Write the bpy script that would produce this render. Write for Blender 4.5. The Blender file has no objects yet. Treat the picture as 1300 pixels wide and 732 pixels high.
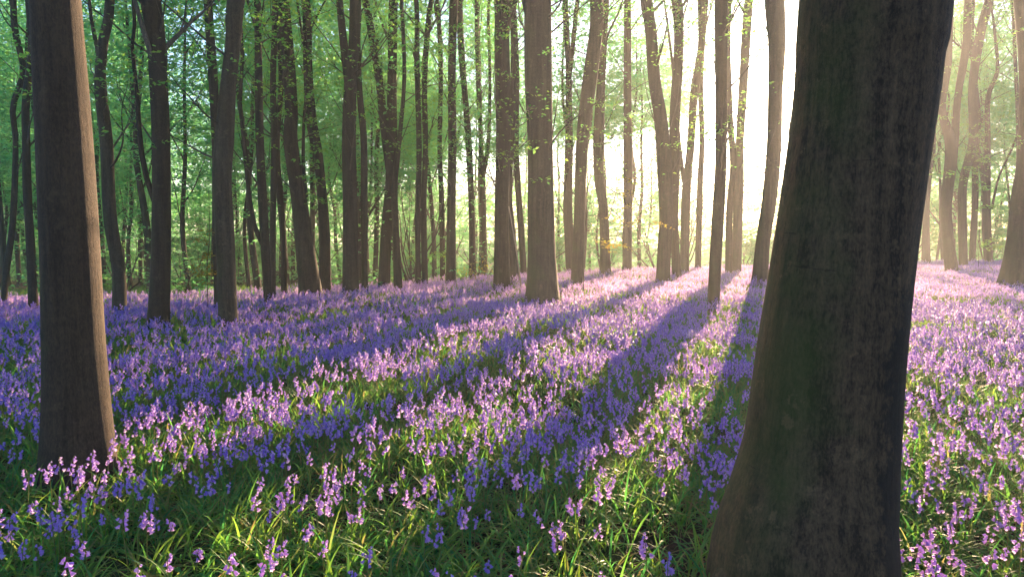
import bpy, math, random
import numpy as np
from mathutils import Vector, Matrix, noise as mnoise

random.seed(7)
RNG = np.random.default_rng(11)
scene = bpy.context.scene
COL = scene.collection
R = math.radians

# ------------------------------------------------------------------ camera model
F = 867.0
CAM_Z = 1.75
PITCH = R(5.0)
FW = np.array([0, math.cos(PITCH), -math.sin(PITCH)])
UP = np.array([0, math.sin(PITCH), math.cos(PITCH)])
RT = np.array([1.0, 0, 0])


def ray(u, v):
    return RT * ((u - 650) / F) + UP * ((366 - v) / F) + FW


SUN = ray(1003, 96)
SUN = SUN / np.linalg.norm(SUN)

# ------------------------------------------------------------------ terrain
EDGE_U = np.array([-700, 0, 150, 300, 400, 500, 600, 700, 850, 950, 1200, 1300, 2000.])
EDGE_V = np.array([398, 392, 386, 380, 373, 363, 354, 347, 340, 338, 331, 331, 331.])


def edge_dist(x, y):
    u = 650 + F * np.asarray(x) / np.maximum(np.asarray(y), 1.0)
    return 867 * 1.5 / (np.interp(u, EDGE_U, EDGE_V) - 290)


def ground_z(x, y):
    x = np.asarray(x, float); y = np.asarray(y, float)
    s = np.maximum(y - edge_dist(x, y) + 2.0, 0)
    s = np.minimum(s, 45)
    drop = 0.06 * (s * s / (s + 4.0))
    bump = 0.05 * np.sin(x * 0.9 + 1.3) * np.sin(y * 0.7 + .4) + 0.03 * np.sin(x * 2.1 + y * 1.7) + 0.02 * np.sin(3.7 * x - 2.9 * y)
    return bump - drop


def base_depth(u, v, h=0.2):
    d = ray(u, v)
    for D in np.arange(2.0, 46, 0.05):
        p = d * (D / d[1])
        if CAM_Z + p[2] <= ground_z(p[0], D) + h:
            return float(D)
    return 46.0


def half(u, w, t):
    """Radius of a trunk that shows W columns wide at column U (a wide lens stretches things off its axis)."""
    return 0.5 * w * t / F * math.cos(math.atan((u - 650) / F))


def unproj(u, v, D):
    d = ray(u, v)
    t = D / d[1]
    p = d * t
    return np.array([p[0], p[1], p[2] + CAM_Z]), t


# ------------------------------------------------------------------ mesh builder
class MB:
    def __init__(self):
        self.v = []; self.q = []; self.t = []; self.qm = []; self.tm = []; self.n = 0

    def add(self, v, quads=None, tris=None, m=0):
        v = np.asarray(v, np.float32).reshape(-1, 3)
        if quads is not None and len(quads):
            q = np.asarray(quads, np.int64).reshape(-1, 4)
            self.q.append(q + self.n)
            self.qm.append(np.broadcast_to(np.asarray(m, np.int32), (len(q),)))
        if tris is not None and len(tris):
            t = np.asarray(tris, np.int64).reshape(-1, 3)
            self.t.append(t + self.n)
            self.tm.append(np.broadcast_to(np.asarray(m, np.int32), (len(t),)))
        self.v.append(v)
        self.n += len(v)

    def arrays(self):
        v = np.concatenate(self.v) if self.v else np.zeros((0, 3), np.float32)
        q = np.concatenate(self.q) if self.q else np.zeros((0, 4), np.int64)
        t = np.concatenate(self.t) if self.t else np.zeros((0, 3), np.int64)
        qm = np.concatenate(self.qm) if self.qm else np.zeros(0, np.int32)
        tm = np.concatenate(self.tm) if self.tm else np.zeros(0, np.int32)
        return v, q, t, qm, tm

    def mesh(self, name, mats, smooth=True):
        v, q, t, qm, tm = self.arrays()
        me = bpy.data.meshes.new(name)
        me.vertices.add(len(v))
        me.vertices.foreach_set('co', v.ravel())
        nq, nt = len(q), len(t)
        me.loops.add(nq * 4 + nt * 3)
        me.loops.foreach_set('vertex_index', np.concatenate([q.ravel(), t.ravel()]).astype(np.int32))
        me.polygons.add(nq + nt)
        me.polygons.foreach_set('loop_start', np.concatenate([np.arange(nq) * 4, nq * 4 + np.arange(nt) * 3]).astype(np.int32))
        for m in (mats if isinstance(mats, (list, tuple)) else [mats]):
            me.materials.append(m)
        me.polygons.foreach_set('material_index', np.concatenate([qm, tm]).astype(np.int32))
        me.polygons.foreach_set('use_smooth', np.full(nq + nt, smooth))
        me.update(calc_edges=True)
        return me


def link(name, me, parent=None, loc=None):
    o = bpy.data.objects.new(name, me)
    COL.objects.link(o)
    if parent is not None:
        o.parent = parent
    if loc is not None:
        o.location = loc
    return o


def tag(o, label, cat, group=None, kind=None):
    if label: o['label'] = label
    if cat: o['category'] = cat
    if group: o['group'] = group
    if kind: o['kind'] = kind
    return o


def empty(name, loc):
    o = bpy.data.objects.new(name, None)
    o.empty_display_size = 0.2
    COL.objects.link(o)
    o.location = loc
    return o


def catmull(P, n):
    P = np.asarray(P, float)
    if len(P) < 3:
        t = np.linspace(0, 1, n)[:, None]
        return P[0] * (1 - t) + P[-1] * t
    E = np.vstack([2 * P[0] - P[1], P, 2 * P[-1] - P[-2]])
    seg = len(P) - 1
    # spacing by chord length
    L = np.concatenate([[0], np.cumsum(np.linalg.norm(np.diff(P[:, :3], axis=0), axis=1))])
    s = np.linspace(0, L[-1], n)
    i = np.clip(np.searchsorted(L, s, side='right') - 1, 0, seg - 1)
    t = ((s - L[i]) / np.maximum(L[i + 1] - L[i], 1e-9))[:, None]
    p0, p1, p2, p3 = E[i], E[i + 1], E[i + 2], E[i + 3]
    return 0.5 * ((2 * p1) + (-p0 + p2) * t + (2 * p0 - 5 * p1 + 4 * p2 - p3) * t * t + (-p0 + 3 * p1 - 3 * p2 + p3) * t ** 3)


def tube(pts, rad, nseg=10, rough=0.0, seed=0.0, flare=0.0, flare_h=0.35, lobes=5):
    """Rings along a path. Returns verts, quads, tris."""
    P = np.asarray(pts, float); rad = np.asarray(rad, float)
    n = len(P)
    T = np.gradient(P, axis=0)
    T /= np.linalg.norm(T, axis=1)[:, None] + 1e-12
    N = np.zeros_like(P)
    ref = np.array([1.0, 0, 0]) if abs(T[0][0]) < 0.8 else np.array([0, 1.0, 0])
    a = ref - T[0] * ref.dot(T[0]); N[0] = a / np.linalg.norm(a)
    for i in range(1, n):
        a = N[i - 1] - T[i] * N[i - 1].dot(T[i]); N[i] = a / (np.linalg.norm(a) + 1e-12)
    B = np.cross(T, N)
    th = np.linspace(0, 2 * math.pi, nseg, endpoint=False)
    c, s = np.cos(th), np.sin(th)
    rr = np.repeat(rad[:, None], nseg, 1)
    if rough or flare:
        Lz = np.concatenate([[0], np.cumsum(np.linalg.norm(np.diff(P, axis=0), axis=1))])[:, None]
        k = 1 + rough * (np.sin(2 * th[None] + 1.3 * Lz / (rad[0] * 6) + seed) * .6 + np.sin(3 * th[None] - 0.9 * Lz / (rad[0] * 4) + 2 * seed) * .5
                         + np.sin(5 * th[None] + 0.5 * Lz / (rad[0] * 3) + 3 * seed) * .3 + np.sin(Lz / (rad[0] * 2.3) + seed) * .4)
        if flare:
            f = np.exp(-Lz / flare_h)
            k = k + flare * f * (0.55 + 0.45 * np.sin(lobes * th[None] + seed * 1.7)) + 0.25 * flare * np.exp(-Lz / (flare_h * 3))
        rr = rr * k
    V = P[:, None, :] + rr[:, :, None] * (c[None, :, None] * N[:, None, :] + s[None, :, None] * B[:, None, :])
    idx = np.arange(n * nseg).reshape(n, nseg)
    a = idx[:-1]; b = np.roll(idx, -1, 1)[:-1]; cc = np.roll(idx, -1, 1)[1:]; d = idx[1:]
    Q = np.stack([a, b, cc, d], -1).reshape(-1, 4)
    V = V.reshape(-1, 3)
    top = len(V)
    V = np.vstack([V, P[-1] + T[-1] * rad[-1] * 0.5])
    tr = [[idx[-1][j], idx[-1][(j + 1) % nseg], top] for j in range(nseg)]
    return V, Q, np.array(tr)


# ------------------------------------------------------------------ materials
def new_mat(name):
    m = bpy.data.materials.new(name)
    m.use_nodes = True
    nt = m.node_tree
    nt.nodes.clear()
    out = nt.nodes.new('ShaderNodeOutputMaterial')
    return m, nt, out


def N(nt, t, **kw):
    n = nt.nodes.new(t)
    for k, v in kw.items():
        if k in n.inputs:
            n.inputs[k].default_value = v
        else:
            setattr(n, k, v)
    return n


def ramp(nt, stops, fac=None):
    n = nt.nodes.new('ShaderNodeValToRGB')
    el = n.color_ramp.elements
    while len(el) < len(stops):
        el.new(0.5)
    for e, (p, c) in zip(el, stops):
        e.position = p; e.color = (*c, 1)
    if fac is not None:
        nt.links.new(fac, n.inputs['Fac'])
    return n


def leaf_mat(name, cols, trans, tmix=0.5, rough=0.45, spec=0.4):
    m, nt, out = new_mat(name)
    L = nt.links.new
    g = N(nt, 'ShaderNodeNewGeometry')
    k = len(cols)
    rp = ramp(nt, [(i / max(k - 1, 1), c) for i, c in enumerate(cols)], g.outputs['Random Per Island'])
    rt = ramp(nt, [(i / max(k - 1, 1), c) for i, c in enumerate(trans)], g.outputs['Random Per Island'])
    p = N(nt, 'ShaderNodeBsdfPrincipled', Roughness=rough)
    p.inputs['Specular IOR Level'].default_value = spec
    t = N(nt, 'ShaderNodeBsdfTranslucent')
    mx = N(nt, 'ShaderNodeMixShader'); mx.inputs[0].default_value = tmix
    L(rp.outputs[0], p.inputs['Base Color']); L(rt.outputs[0], t.inputs['Color'])
    L(p.outputs[0], mx.inputs[1]); L(t.outputs[0], mx.inputs[2]); L(mx.outputs[0], out.inputs['Surface'])
    return m


def bark_mat(name, dark, light, moss, moss_amt=0.5, scale=1.0, stain=False, bump=0.5, vary=True, lichen=0.35):
    m, nt, out = new_mat(name)
    L = nt.links.new
    tc = N(nt, 'ShaderNodeTexCoord')
    oi = N(nt, 'ShaderNodeObjectInfo')
    add = N(nt, 'ShaderNodeVectorMath', operation='ADD')
    mul = N(nt, 'ShaderNodeVectorMath', operation='SCALE'); mul.inputs['Scale'].default_value = 37.0
    cmb = N(nt, 'ShaderNodeCombineXYZ')
    for i in range(3): L(oi.outputs['Random'], cmb.inputs[i])
    L(cmb.outputs[0], mul.inputs[0]); L(tc.outputs['Object'], add.inputs[0]); L(mul.outputs[0], add.inputs[1])
    P = add.outputs[0]
    # vertical streaks
    mp = N(nt, 'ShaderNodeMapping'); mp.inputs['Scale'].default_value = (16 * scale, 16 * scale, 0.9 * scale); mp.inputs['Rotation'].default_value = (.06, .05, 0); L(P, mp.inputs['Vector'])
    n1 = N(nt, 'ShaderNodeTexNoise', Scale=1.0, Detail=8.0, Roughness=0.65); L(mp.outputs[0], n1.inputs['Vector'])
    # blotches
    n2 = N(nt, 'ShaderNodeTexNoise', Scale=2.3 * scale, Detail=6.0, Roughness=0.6); L(P, n2.inputs['Vector'])
    # fine grain
    n3 = N(nt, 'ShaderNodeTexNoise', Scale=22.0 * scale, Detail=9.0, Roughness=0.72); L(P, n3.inputs['Vector'])
    # horizontal wrinkles of smooth bark
    mp2 = N(nt, 'ShaderNodeMapping'); mp2.inputs['Scale'].default_value = (2.2 * scale, 2.2 * scale, 26 * scale); L(P, mp2.inputs['Vector'])
    n4 = N(nt, 'ShaderNodeTexNoise', Scale=1.0, Detail=5.0, Roughness=0.6); L(mp2.outputs[0], n4.inputs['Vector'])
    a1 = N(nt, 'ShaderNodeMath', operation='MULTIPLY_ADD'); L(n1.outputs['Fac'], a1.inputs[0]); a1.inputs[1].default_value = 0.8
    h3 = N(nt, 'ShaderNodeMath', operation='MULTIPLY'); h3.inputs[1].default_value = 0.45; L(n3.outputs['Fac'], h3.inputs[0]); L(h3.outputs[0], a1.inputs[2])
    a2 = N(nt, 'ShaderNodeMath', operation='MULTIPLY_ADD'); L(n4.outputs['Fac'], a2.inputs[0]); a2.inputs[1].default_value = 0.13
    L(a1.outputs[0], a2.inputs[2])
    rp = ramp(nt, [(0.42, dark), (0.72, light)])
    n7 = N(nt, 'ShaderNodeTexNoise', Scale=60.0, Detail=9.0, Roughness=0.8)
    mp7 = N(nt, 'ShaderNodeMapping'); mp7.inputs['Scale'].default_value = (1.5, 1.5, .55); L(P, mp7.inputs['Vector']); L(mp7.outputs[0], n7.inputs['Vector'])
    a7 = N(nt, 'ShaderNodeMath', operation='MULTIPLY_ADD'); L(n7.outputs['Fac'], a7.inputs[0]); a7.inputs[1].default_value = 1.05
    s7 = N(nt, 'ShaderNodeMath', operation='SUBTRACT'); s7.inputs[1].default_value = 0.525; L(a2.outputs[0], s7.inputs[0]); L(s7.outputs[0], a7.inputs[2])
    sc = N(nt, 'ShaderNodeMath', operation='MULTIPLY'); sc.inputs[1].default_value = 0.78; L(a7.outputs[0], sc.inputs[0]); L(sc.outputs[0], rp.inputs['Fac'])
    # moss on one side and low down
    geo = N(nt, 'ShaderNodeNewGeometry')
    sep = N(nt, 'ShaderNodeSeparateXYZ'); L(geo.outputs['Normal'], sep.inputs[0])
    seo = N(nt, 'ShaderNodeSeparateXYZ'); L(tc.outputs['Object'], seo.inputs[0])
    mm = N(nt, 'ShaderNodeMath', operation='MULTIPLY_ADD'); L(sep.outputs['X'], mm.inputs[0]); mm.inputs[1].default_value = -0.24; L(n2.outputs['Fac'], mm.inputs[2])
    hz = N(nt, 'ShaderNodeMath', operation='MULTIPLY_ADD'); L(seo.outputs['Z'], hz.inputs[0]); hz.inputs[1].default_value = -0.05; L(mm.outputs[0], hz.inputs[2])
    mr = N(nt, 'ShaderNodeMapRange'); mr.inputs['From Min'].default_value = 0.62 - 0.25 * moss_amt; mr.inputs['From Max'].default_value = 0.9 - 0.25 * moss_amt
    mr.inputs['To Max'].default_value = 0.6
    L(hz.outputs[0], mr.inputs['Value'])
    mix = N(nt, 'ShaderNodeMix', data_type='RGBA'); L(mr.outputs[0], mix.inputs['Factor']); L(rp.outputs[0], mix.inputs[6]); mix.inputs[7].default_value = (*moss, 1)
    colout = mix.outputs[2]
    # short dark creases across the smooth bark
    mr4 = N(nt, 'ShaderNodeMapRange'); mr4.inputs['From Min'].default_value = 0.66; mr4.inputs['From Max'].default_value = 0.70; mr4.inputs['To Max'].default_value = 0.6
    L(n4.outputs['Fac'], mr4.inputs['Value'])
    mx4 = N(nt, 'ShaderNodeMix', data_type='RGBA'); L(mr4.outputs[0], mx4.inputs['Factor']); L(colout, mx4.inputs[6]); mx4.inputs[7].default_value = (dark[0] * .4, dark[1] * .4, dark[2] * .4, 1)
    colout = mx4.outputs[2]
    # pale lichen flecks
    n5 = N(nt, 'ShaderNodeTexNoise', Scale=7.0 * scale, Detail=7.0, Roughness=0.75); L(P, n5.inputs['Vector'])
    mr5 = N(nt, 'ShaderNodeMapRange'); mr5.inputs['From Min'].default_value = 0.585; mr5.inputs['From Max'].default_value = 0.63; mr5.inputs['To Max'].default_value = lichen
    L(n5.outputs['Fac'], mr5.inputs['Value'])
    mx5 = N(nt, 'ShaderNodeMix', data_type='RGBA'); L(mr5.outputs[0], mx5.inputs['Factor']); L(colout, mx5.inputs[6])
    mx5.inputs[7].default_value = (light[0] * 1.7, light[1] * 1.75, light[2] * 1.7, 1)
    colout = mx5.outputs[2]
    if stain:   # black sooty-bark patches on one flank
        n6 = N(nt, 'ShaderNodeTexNoise', Scale=9.0, Detail=10.0, Roughness=0.8)
        mp6 = N(nt, 'ShaderNodeMapping'); mp6.inputs['Scale'].default_value = (1, 1, 0.8); L(tc.outputs['Object'], mp6.inputs['Vector']); L(mp6.outputs[0], n6.inputs['Vector'])
        sx = N(nt, 'ShaderNodeMath', operation='MULTIPLY_ADD'); L(sep.outputs['X'], sx.inputs[0]); sx.inputs[1].default_value = 0.5; L(n6.outputs['Fac'], sx.inputs[2])
        zz = N(nt, 'ShaderNodeMapRange'); L(seo.outputs['Z'], zz.inputs['Value'])
        zz.inputs['From Min'].default_value = 1.75; zz.inputs['From Max'].default_value = 1.25; zz.inputs['To Min'].default_value = -0.28; zz.inputs['To Max'].default_value = 0.0
        ad = N(nt, 'ShaderNodeMath', operation='ADD'); L(sx.outputs[0], ad.inputs[0]); L(zz.outputs[0], ad.inputs[1])
        m6 = N(nt, 'ShaderNodeMapRange'); m6.inputs['From Min'].default_value = 0.64; m6.inputs['From Max'].default_value = 0.72; m6.inputs['To Max'].default_value = 0.8
        L(ad.outputs[0], m6.inputs['Value'])
        mx6 = N(nt, 'ShaderNodeMix', data_type='RGBA'); L(m6.outputs[0], mx6.inputs['Factor']); L(colout, mx6.inputs[6]); mx6.inputs[7].default_value = (0.022, 0.014, 0.010, 1)
        colout = mx6.outputs[2]
    hsv = N(nt, 'ShaderNodeHueSaturation'); vr = N(nt, 'ShaderNodeMapRange'); vr.inputs['To Min'].default_value = .72 if vary else 1.0; vr.inputs['To Max'].default_value = 1.45 if vary else 1.0
    L(oi.outputs['Random'], vr.inputs['Value']); L(vr.outputs[0], hsv.inputs['Value']); L(colout, hsv.inputs['Color']); colout = hsv.outputs[0]
    p = N(nt, 'ShaderNodeBsdfPrincipled', Roughness=0.85)
    p.inputs['Specular IOR Level'].default_value = 0.25
    L(colout, p.inputs['Base Color'])
    hb = N(nt, 'ShaderNodeMath', operation='MULTIPLY_ADD'); L(n7.outputs['Fac'], hb.inputs[0]); hb.inputs[1].default_value = 0.45; L(a2.outputs[0], hb.inputs[2])
    bp = N(nt, 'ShaderNodeBump', Strength=bump, Distance=0.02); L(hb.outputs[0], bp.inputs['Height'])
    L(bp.outputs[0], p.inputs['Normal'])
    L(p.outputs[0], out.inputs['Surface'])
    return m


M_bark = bark_mat('beech_bark', (0.014, 0.011, 0.007), (0.066, 0.052, 0.032), (0.035, 0.052, 0.012), 0.62, 1.0)
M_bark_l = bark_mat('beech_bark_grey', (0.015, 0.010, 0.007), (0.072, 0.047, 0.028), (0.04, 0.06, 0.018), 0.15, 1.1, bump=0.7, vary=False, lichen=.25)
M_bark_big = bark_mat('beech_bark_mossy', (0.034, 0.017, 0.009), (0.17, 0.092, 0.046), (0.055, 0.066, 0.010), 0.46, 1.0, stain=True, bump=0.8, vary=False, lichen=0.30)
M_twig = bark_mat('twig_bark', (0.03, 0.024, 0.018), (0.10, 0.085, 0.065), (0.04, 0.055, 0.015), 0.2, 2.0, bump=0.2)
M_dead = bark_mat('dead_wood', (0.22, 0.18, 0.13), (0.42, 0.36, 0.28), (0.1, 0.1, 0.05), 0.0, 3.0, bump=0.2)

M_leaf = leaf_mat('beech_leaf', [(0.028, 0.11, 0.028), (0.045, 0.14, 0.032), (0.065, 0.155, 0.028)],
                  [(0.16, 0.56, 0.10), (0.28, 0.62, 0.10), (0.44, 0.66, 0.08)], 0.6)
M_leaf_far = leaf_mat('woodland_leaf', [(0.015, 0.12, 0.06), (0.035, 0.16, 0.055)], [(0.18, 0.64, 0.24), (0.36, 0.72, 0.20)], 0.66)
M_leaf_sunlit = leaf_mat('sunlit_leaf', [(0.10, 0.16, 0.02), (0.16, 0.17, 0.02), (0.2, 0.14, 0.02)],
                       [(0.40, 0.46, 0.04), (0.55, 0.46, 0.04), (0.55, 0.34, 0.05)], 0.6)  # gold tint puts the sun shining through the leaves into their colour
M_petal = leaf_mat('bluebell_petal', [(0.07, 0.075, 0.54), (0.12, 0.10, 0.62), (0.22, 0.16, 0.66), (0.46, 0.34, 0.70)],
                   [(0.60, 0.36, 0.84), (0.78, 0.48, 0.88), (0.88, 0.60, 0.90), (0.95, 0.76, 0.92)], 0.5, 0.5, 0.25)
M_stem = leaf_mat('bluebell_stem', [(0.07, 0.12, 0.03), (0.10, 0.13, 0.04)], [(0.28, 0.36, 0.07), (0.36, 0.34, 0.09)], 0.35, 0.4)
M_strap = leaf_mat('bluebell_leaf', [(0.016, 0.12, 0.045), (0.03, 0.155, 0.042), (0.06, 0.175, 0.025), (0.03, 0.14, 0.04), (0.16, 0.12, 0.05)],
                   [(0.10, 0.46, 0.10), (0.18, 0.54, 0.08), (0.38, 0.58, 0.05), (0.2, 0.54, 0.08), (0.45, 0.36, 0.12)], 0.5, 0.5, 0.18)
M_litter = leaf_mat('dead_leaf', [(0.06, 0.028, 0.014), (0.13, 0.065, 0.03), (0.20, 0.12, 0.07)],
                    [(0.18, 0.07, 0.02), (0.25, 0.11, 0.04), (0.28, 0.16, 0.08)], 0.25, 0.6)

# ground
M_ground, nt, out = new_mat('woodland_soil')
L = nt.links.new
tc = N(nt, 'ShaderNodeTexCoord')
n1 = N(nt, 'ShaderNodeTexNoise', Scale=0.8, Detail=8.0, Roughness=0.65); L(tc.outputs['Object'], n1.inputs['Vector'])
n2 = N(nt, 'ShaderNodeTexNoise', Scale=24.0, Detail=8.0, Roughness=0.7); L(tc.outputs['Object'], n2.inputs['Vector'])
r1 = ramp(nt, [(0.3, (0.018, 0.011, 0.007)), (0.55, (0.05, 0.030, 0.018)), (0.75, (0.085, 0.052, 0.03))], n2.outputs['Fac'])
r2 = ramp(nt, [(0.42, (0, 0, 0)), (0.6, (1, 1, 1))], n1.outputs['Fac'])
mx = N(nt, 'ShaderNodeMix', data_type='RGBA'); L(r2.outputs[0], mx.inputs['Factor']); L(r1.outputs[0], mx.inputs[6]); mx.inputs[7].default_value = (0.025, 0.05, 0.014, 1)
p = N(nt, 'ShaderNodeBsdfPrincipled', Roughness=0.95); p.inputs['Specular IOR Level'].default_value = 0.1
L(mx.outputs[2], p.inputs['Base Color'])
bp = N(nt, 'ShaderNodeBump', Strength=0.8, Distance=0.03); L(n2.outputs['Fac'], bp.inputs['Height']); L(bp.outputs[0], p.inputs['Normal'])
L(p.outputs[0], out.inputs['Surface'])

# ------------------------------------------------------------------ ground
mb = MB()
xs = np.concatenate([np.linspace(-190, -34, 40), np.linspace(-32, 32, 200), np.linspace(34, 190, 40)])
ys = np.concatenate([np.linspace(-190, -4, 30), np.linspace(-2, 50, 180), np.linspace(52, 190, 40)])
X, Y = np.meshgrid(xs, ys)
Z = ground_z(X, np.maximum(Y, 0.5))
idx = np.arange(X.size).reshape(X.shape)
Q = np.stack([idx[:-1, :-1], idx[:-1, 1:], idx[1:, 1:], idx[1:, :-1]], -1).reshape(-1, 4)
mb.add(np.stack([X, Y, Z], -1).reshape(-1, 3), Q)
g = link('ground', mb.mesh('ground', M_ground)); tag(g, 'woodland floor of dark soil under the flowers', None, kind='structure')


# ------------------------------------------------------------------ foliage
def keep_out(P, rng, strength=0.97):
    """True where a leaf at P may stay: the wood has a gap towards the low sun that lights the clearing."""
    s = (P[:, 2] - 0.3) / SUN[2]
    gx = P[:, 0] - s * SUN[0]; gy = P[:, 1] - s * SUN[1]
    t = gx / np.maximum(gy, 0.5)
    lit = (gy > 1.8) & (gy < 27) & (np.abs(t) < 0.85) & (s > 0)
    pr = np.where(t < -0.42, strength * 0.9, strength)
    pr = np.where((t < 0.05) & (t > -0.42), strength * 0.97, pr)
    lane = np.abs((gx + 2.36) * SUN[1] - (gy - 4.1) * SUN[0]) < 0.55
    lane &= (gy > -12) & (gy < 8) & (P[:, 1] > 5)
    return ~lane & ~(lit & (rng.random(len(P)) < pr * np.where(np.abs(P[:, 0] - P[:, 1] * SUN[0] / SUN[1] + 2.8) < 2.6, 1.03, .95)))


def spray_leaves(C, Rr, n, size, rng, tilt=0.35, clear=True):
    """Flat layered sprays of leaves round the centres C. Returns verts, quads."""
    C = np.asarray(C, float); m = len(C)
    Rr = np.broadcast_to(np.asarray(Rr, float), (m,))
    size = np.broadcast_to(np.asarray(size, float), (m,))
    az = rng.random((m, n)) * 2 * math.pi
    r = np.sqrt(rng.random((m, n))) * Rr[:, None]
    # each spray is a fan with its own axis: squash it
    ax = rng.random(m) * 2 * math.pi
    e1 = np.cos(az) * r; e2 = np.sin(az) * r * 0.55
    ca, sa = np.cos(ax)[:, None], np.sin(ax)[:, None]
    px = e1 * ca - e2 * sa; py = e1 * sa + e2 * ca
    tx = rng.normal(0, 0.22, m)[:, None]; ty = rng.normal(0, 0.22, m)[:, None]
    pz = px * tx + py * ty - 0.22 * r * r / np.maximum(Rr[:, None], .01) + rng.normal(0, 0.05, (m, n)) * Rr[:, None]
    P = np.stack([px + C[:, None, 0], py + C[:, None, 1], pz + C[:, None, 2]], -1).reshape(-1, 3)
    S = np.repeat(size, n) * rng.uniform(0.65, 1.25, m * n)
    if clear:
        k = keep_out(P, rng); P = P[k]; S = S[k]
    M = len(P)
    if M == 0:
        return np.zeros((0, 3)), np.zeros((0, 4), int)
    a = rng.random(M) * 2 * math.pi
    d = np.stack([np.cos(a), np.sin(a), rng.normal(-0.15, tilt, M)], -1); d /= np.linalg.norm(d, axis=1)[:, None]
    up = np.stack([rng.normal(0, tilt, M), rng.normal(0, tilt, M), np.ones(M)], -1)
    s = np.cross(d, up); s /= np.linalg.norm(s, axis=1)[:, None]
    w = S * 0.30
    nrm = np.cross(s, d)
    mid = P + d * (S * 0.45)[:, None]
    fold = nrm * (w * 0.25)[:, None]
    V = np.stack([P, mid + s * w[:, None] + fold, P + d * S[:, None], mid - s * w[:, None] + fold], 1).reshape(-1, 3)
    return V, np.arange(M * 4).reshape(-1, 4)


# ------------------------------------------------------------------ trees
TREES = []      # footprints: x, y, r


def limb_path(p0, az, elev, length, rng, n=7, curl=0.35):
    """A limb that leaves at an angle and bends upwards."""
    pts = [np.array(p0, float)]
    e = elev
    for i in range(n - 1):
        step = length / (n - 1)
        az += rng.normal(0, 0.16)
        e = min(e + curl / (n - 1) * rng.uniform(0.3, 1.6), 1.45) + rng.normal(0, 0.09)
        pts.append(pts[-1] + step * np.array([math.cos(az) * math.cos(e), math.sin(az) * math.cos(e), math.sin(e)]))
    return np.array(pts)


def make_limb(p0, r0, az, elev, length, rng, twigs=3, nseg=6, curl=0.35):
    """One connected limb mesh with side twigs; returns (MB, tip points)."""
    m = MB()
    P = limb_path(p0, az, elev, length, rng, 8, curl)
    rr = r0 * (1 - np.linspace(0, 1, 8) ** 0.9 * 0.85)
    Ps = catmull(P, 16); rs = np.interp(np.linspace(0, 1, 16), np.linspace(0, 1, 8), rr)
    m.add(*tube(Ps, rs, nseg))
    tips = [Ps[-1], Ps[12]]
    for k in range(twigs):
        i = int(rng.integers(4, 14))
        a2 = az + rng.choice([-1, 1]) * rng.uniform(0.4, 1.1)
        Pt = limb_path(Ps[i], a2, elev + rng.uniform(-0.3, 0.35), length * rng.uniform(0.3, 0.6), rng, 6, curl)
        m.add(*tube(Pt, rs[i] * 0.55 * (1 - np.linspace(0, 1, 6) * 0.8), max(4, nseg - 2)))
        tips += [Pt[-1], Pt[3]]
        if twigs > 2:
            Pu = limb_path(Pt[3], a2 + rng.uniform(-1, 1), elev + rng.uniform(-.2, .4), length * rng.uniform(0.15, 0.3), rng, 5, curl)
            m.add(*tube(Pu, rs[i] * 0.26 * (1 - np.linspace(0, 1, 5) * 0.8), 4))
            tips.append(Pu[-1])
    return m, tips


def build_tree(name, P, rad, label, group=None, bark=None, nseg=12, rings=None, flare=0.7, limbs=(), crown=None, category='tree', leaf=None, rough=0.035, forks=()):
    """P: trunk path (world), rad: radii. limbs: list of dicts. crown: (centres, radii, n leaves, size)."""
    base = np.array([P[0][0], P[0][1], float(ground_z(P[0][0], P[0][1]))])
    root = empty(name, base)
    tag(root, label, category, group)
    rings = rings or max(24, 4 * len(P))
    PR = np.hstack([P, np.asarray(rad)[:, None]])
    S = catmull(PR, rings)
    # small natural wander, none at the foot
    seed = float(RNG.random() * 20)
    mb = MB()
    V, Q, T = tube(S[:, :3] - base, np.maximum(S[:, 3], 0.004), nseg, rough, seed, flare, flare_h=max(0.12, S[0, 3] * 1.5))
    mb.add(V, Q, T)
    for fp, fr in forks:
        fS = catmull(np.hstack([fp, np.asarray(fr)[:, None]]), 20)
        mb.add(*tube(fS[:, :3] - base, np.maximum(fS[:, 3], .004), max(6, nseg - 2), rough, seed + 3))
    trunk = link('trunk', mb.mesh('trunk', bark or M_bark), root)
    TREES.append((base[0], base[1], S[0, 3] * (1 + flare * .6)))
    for lm in limbs:
        me = lm.mesh('limb', M_twig)
        o = link('limb', me, trunk, -Vector(base))
    if crown is not None and len(crown[0]):
        m = MB()
        V, Q = spray_leaves(*crown, RNG)
        if len(V):
            m.add(V - base, Q)
            link('crown', m.mesh('crown', leaf or M_leaf, smooth=False), root)
    return root, S


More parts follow.
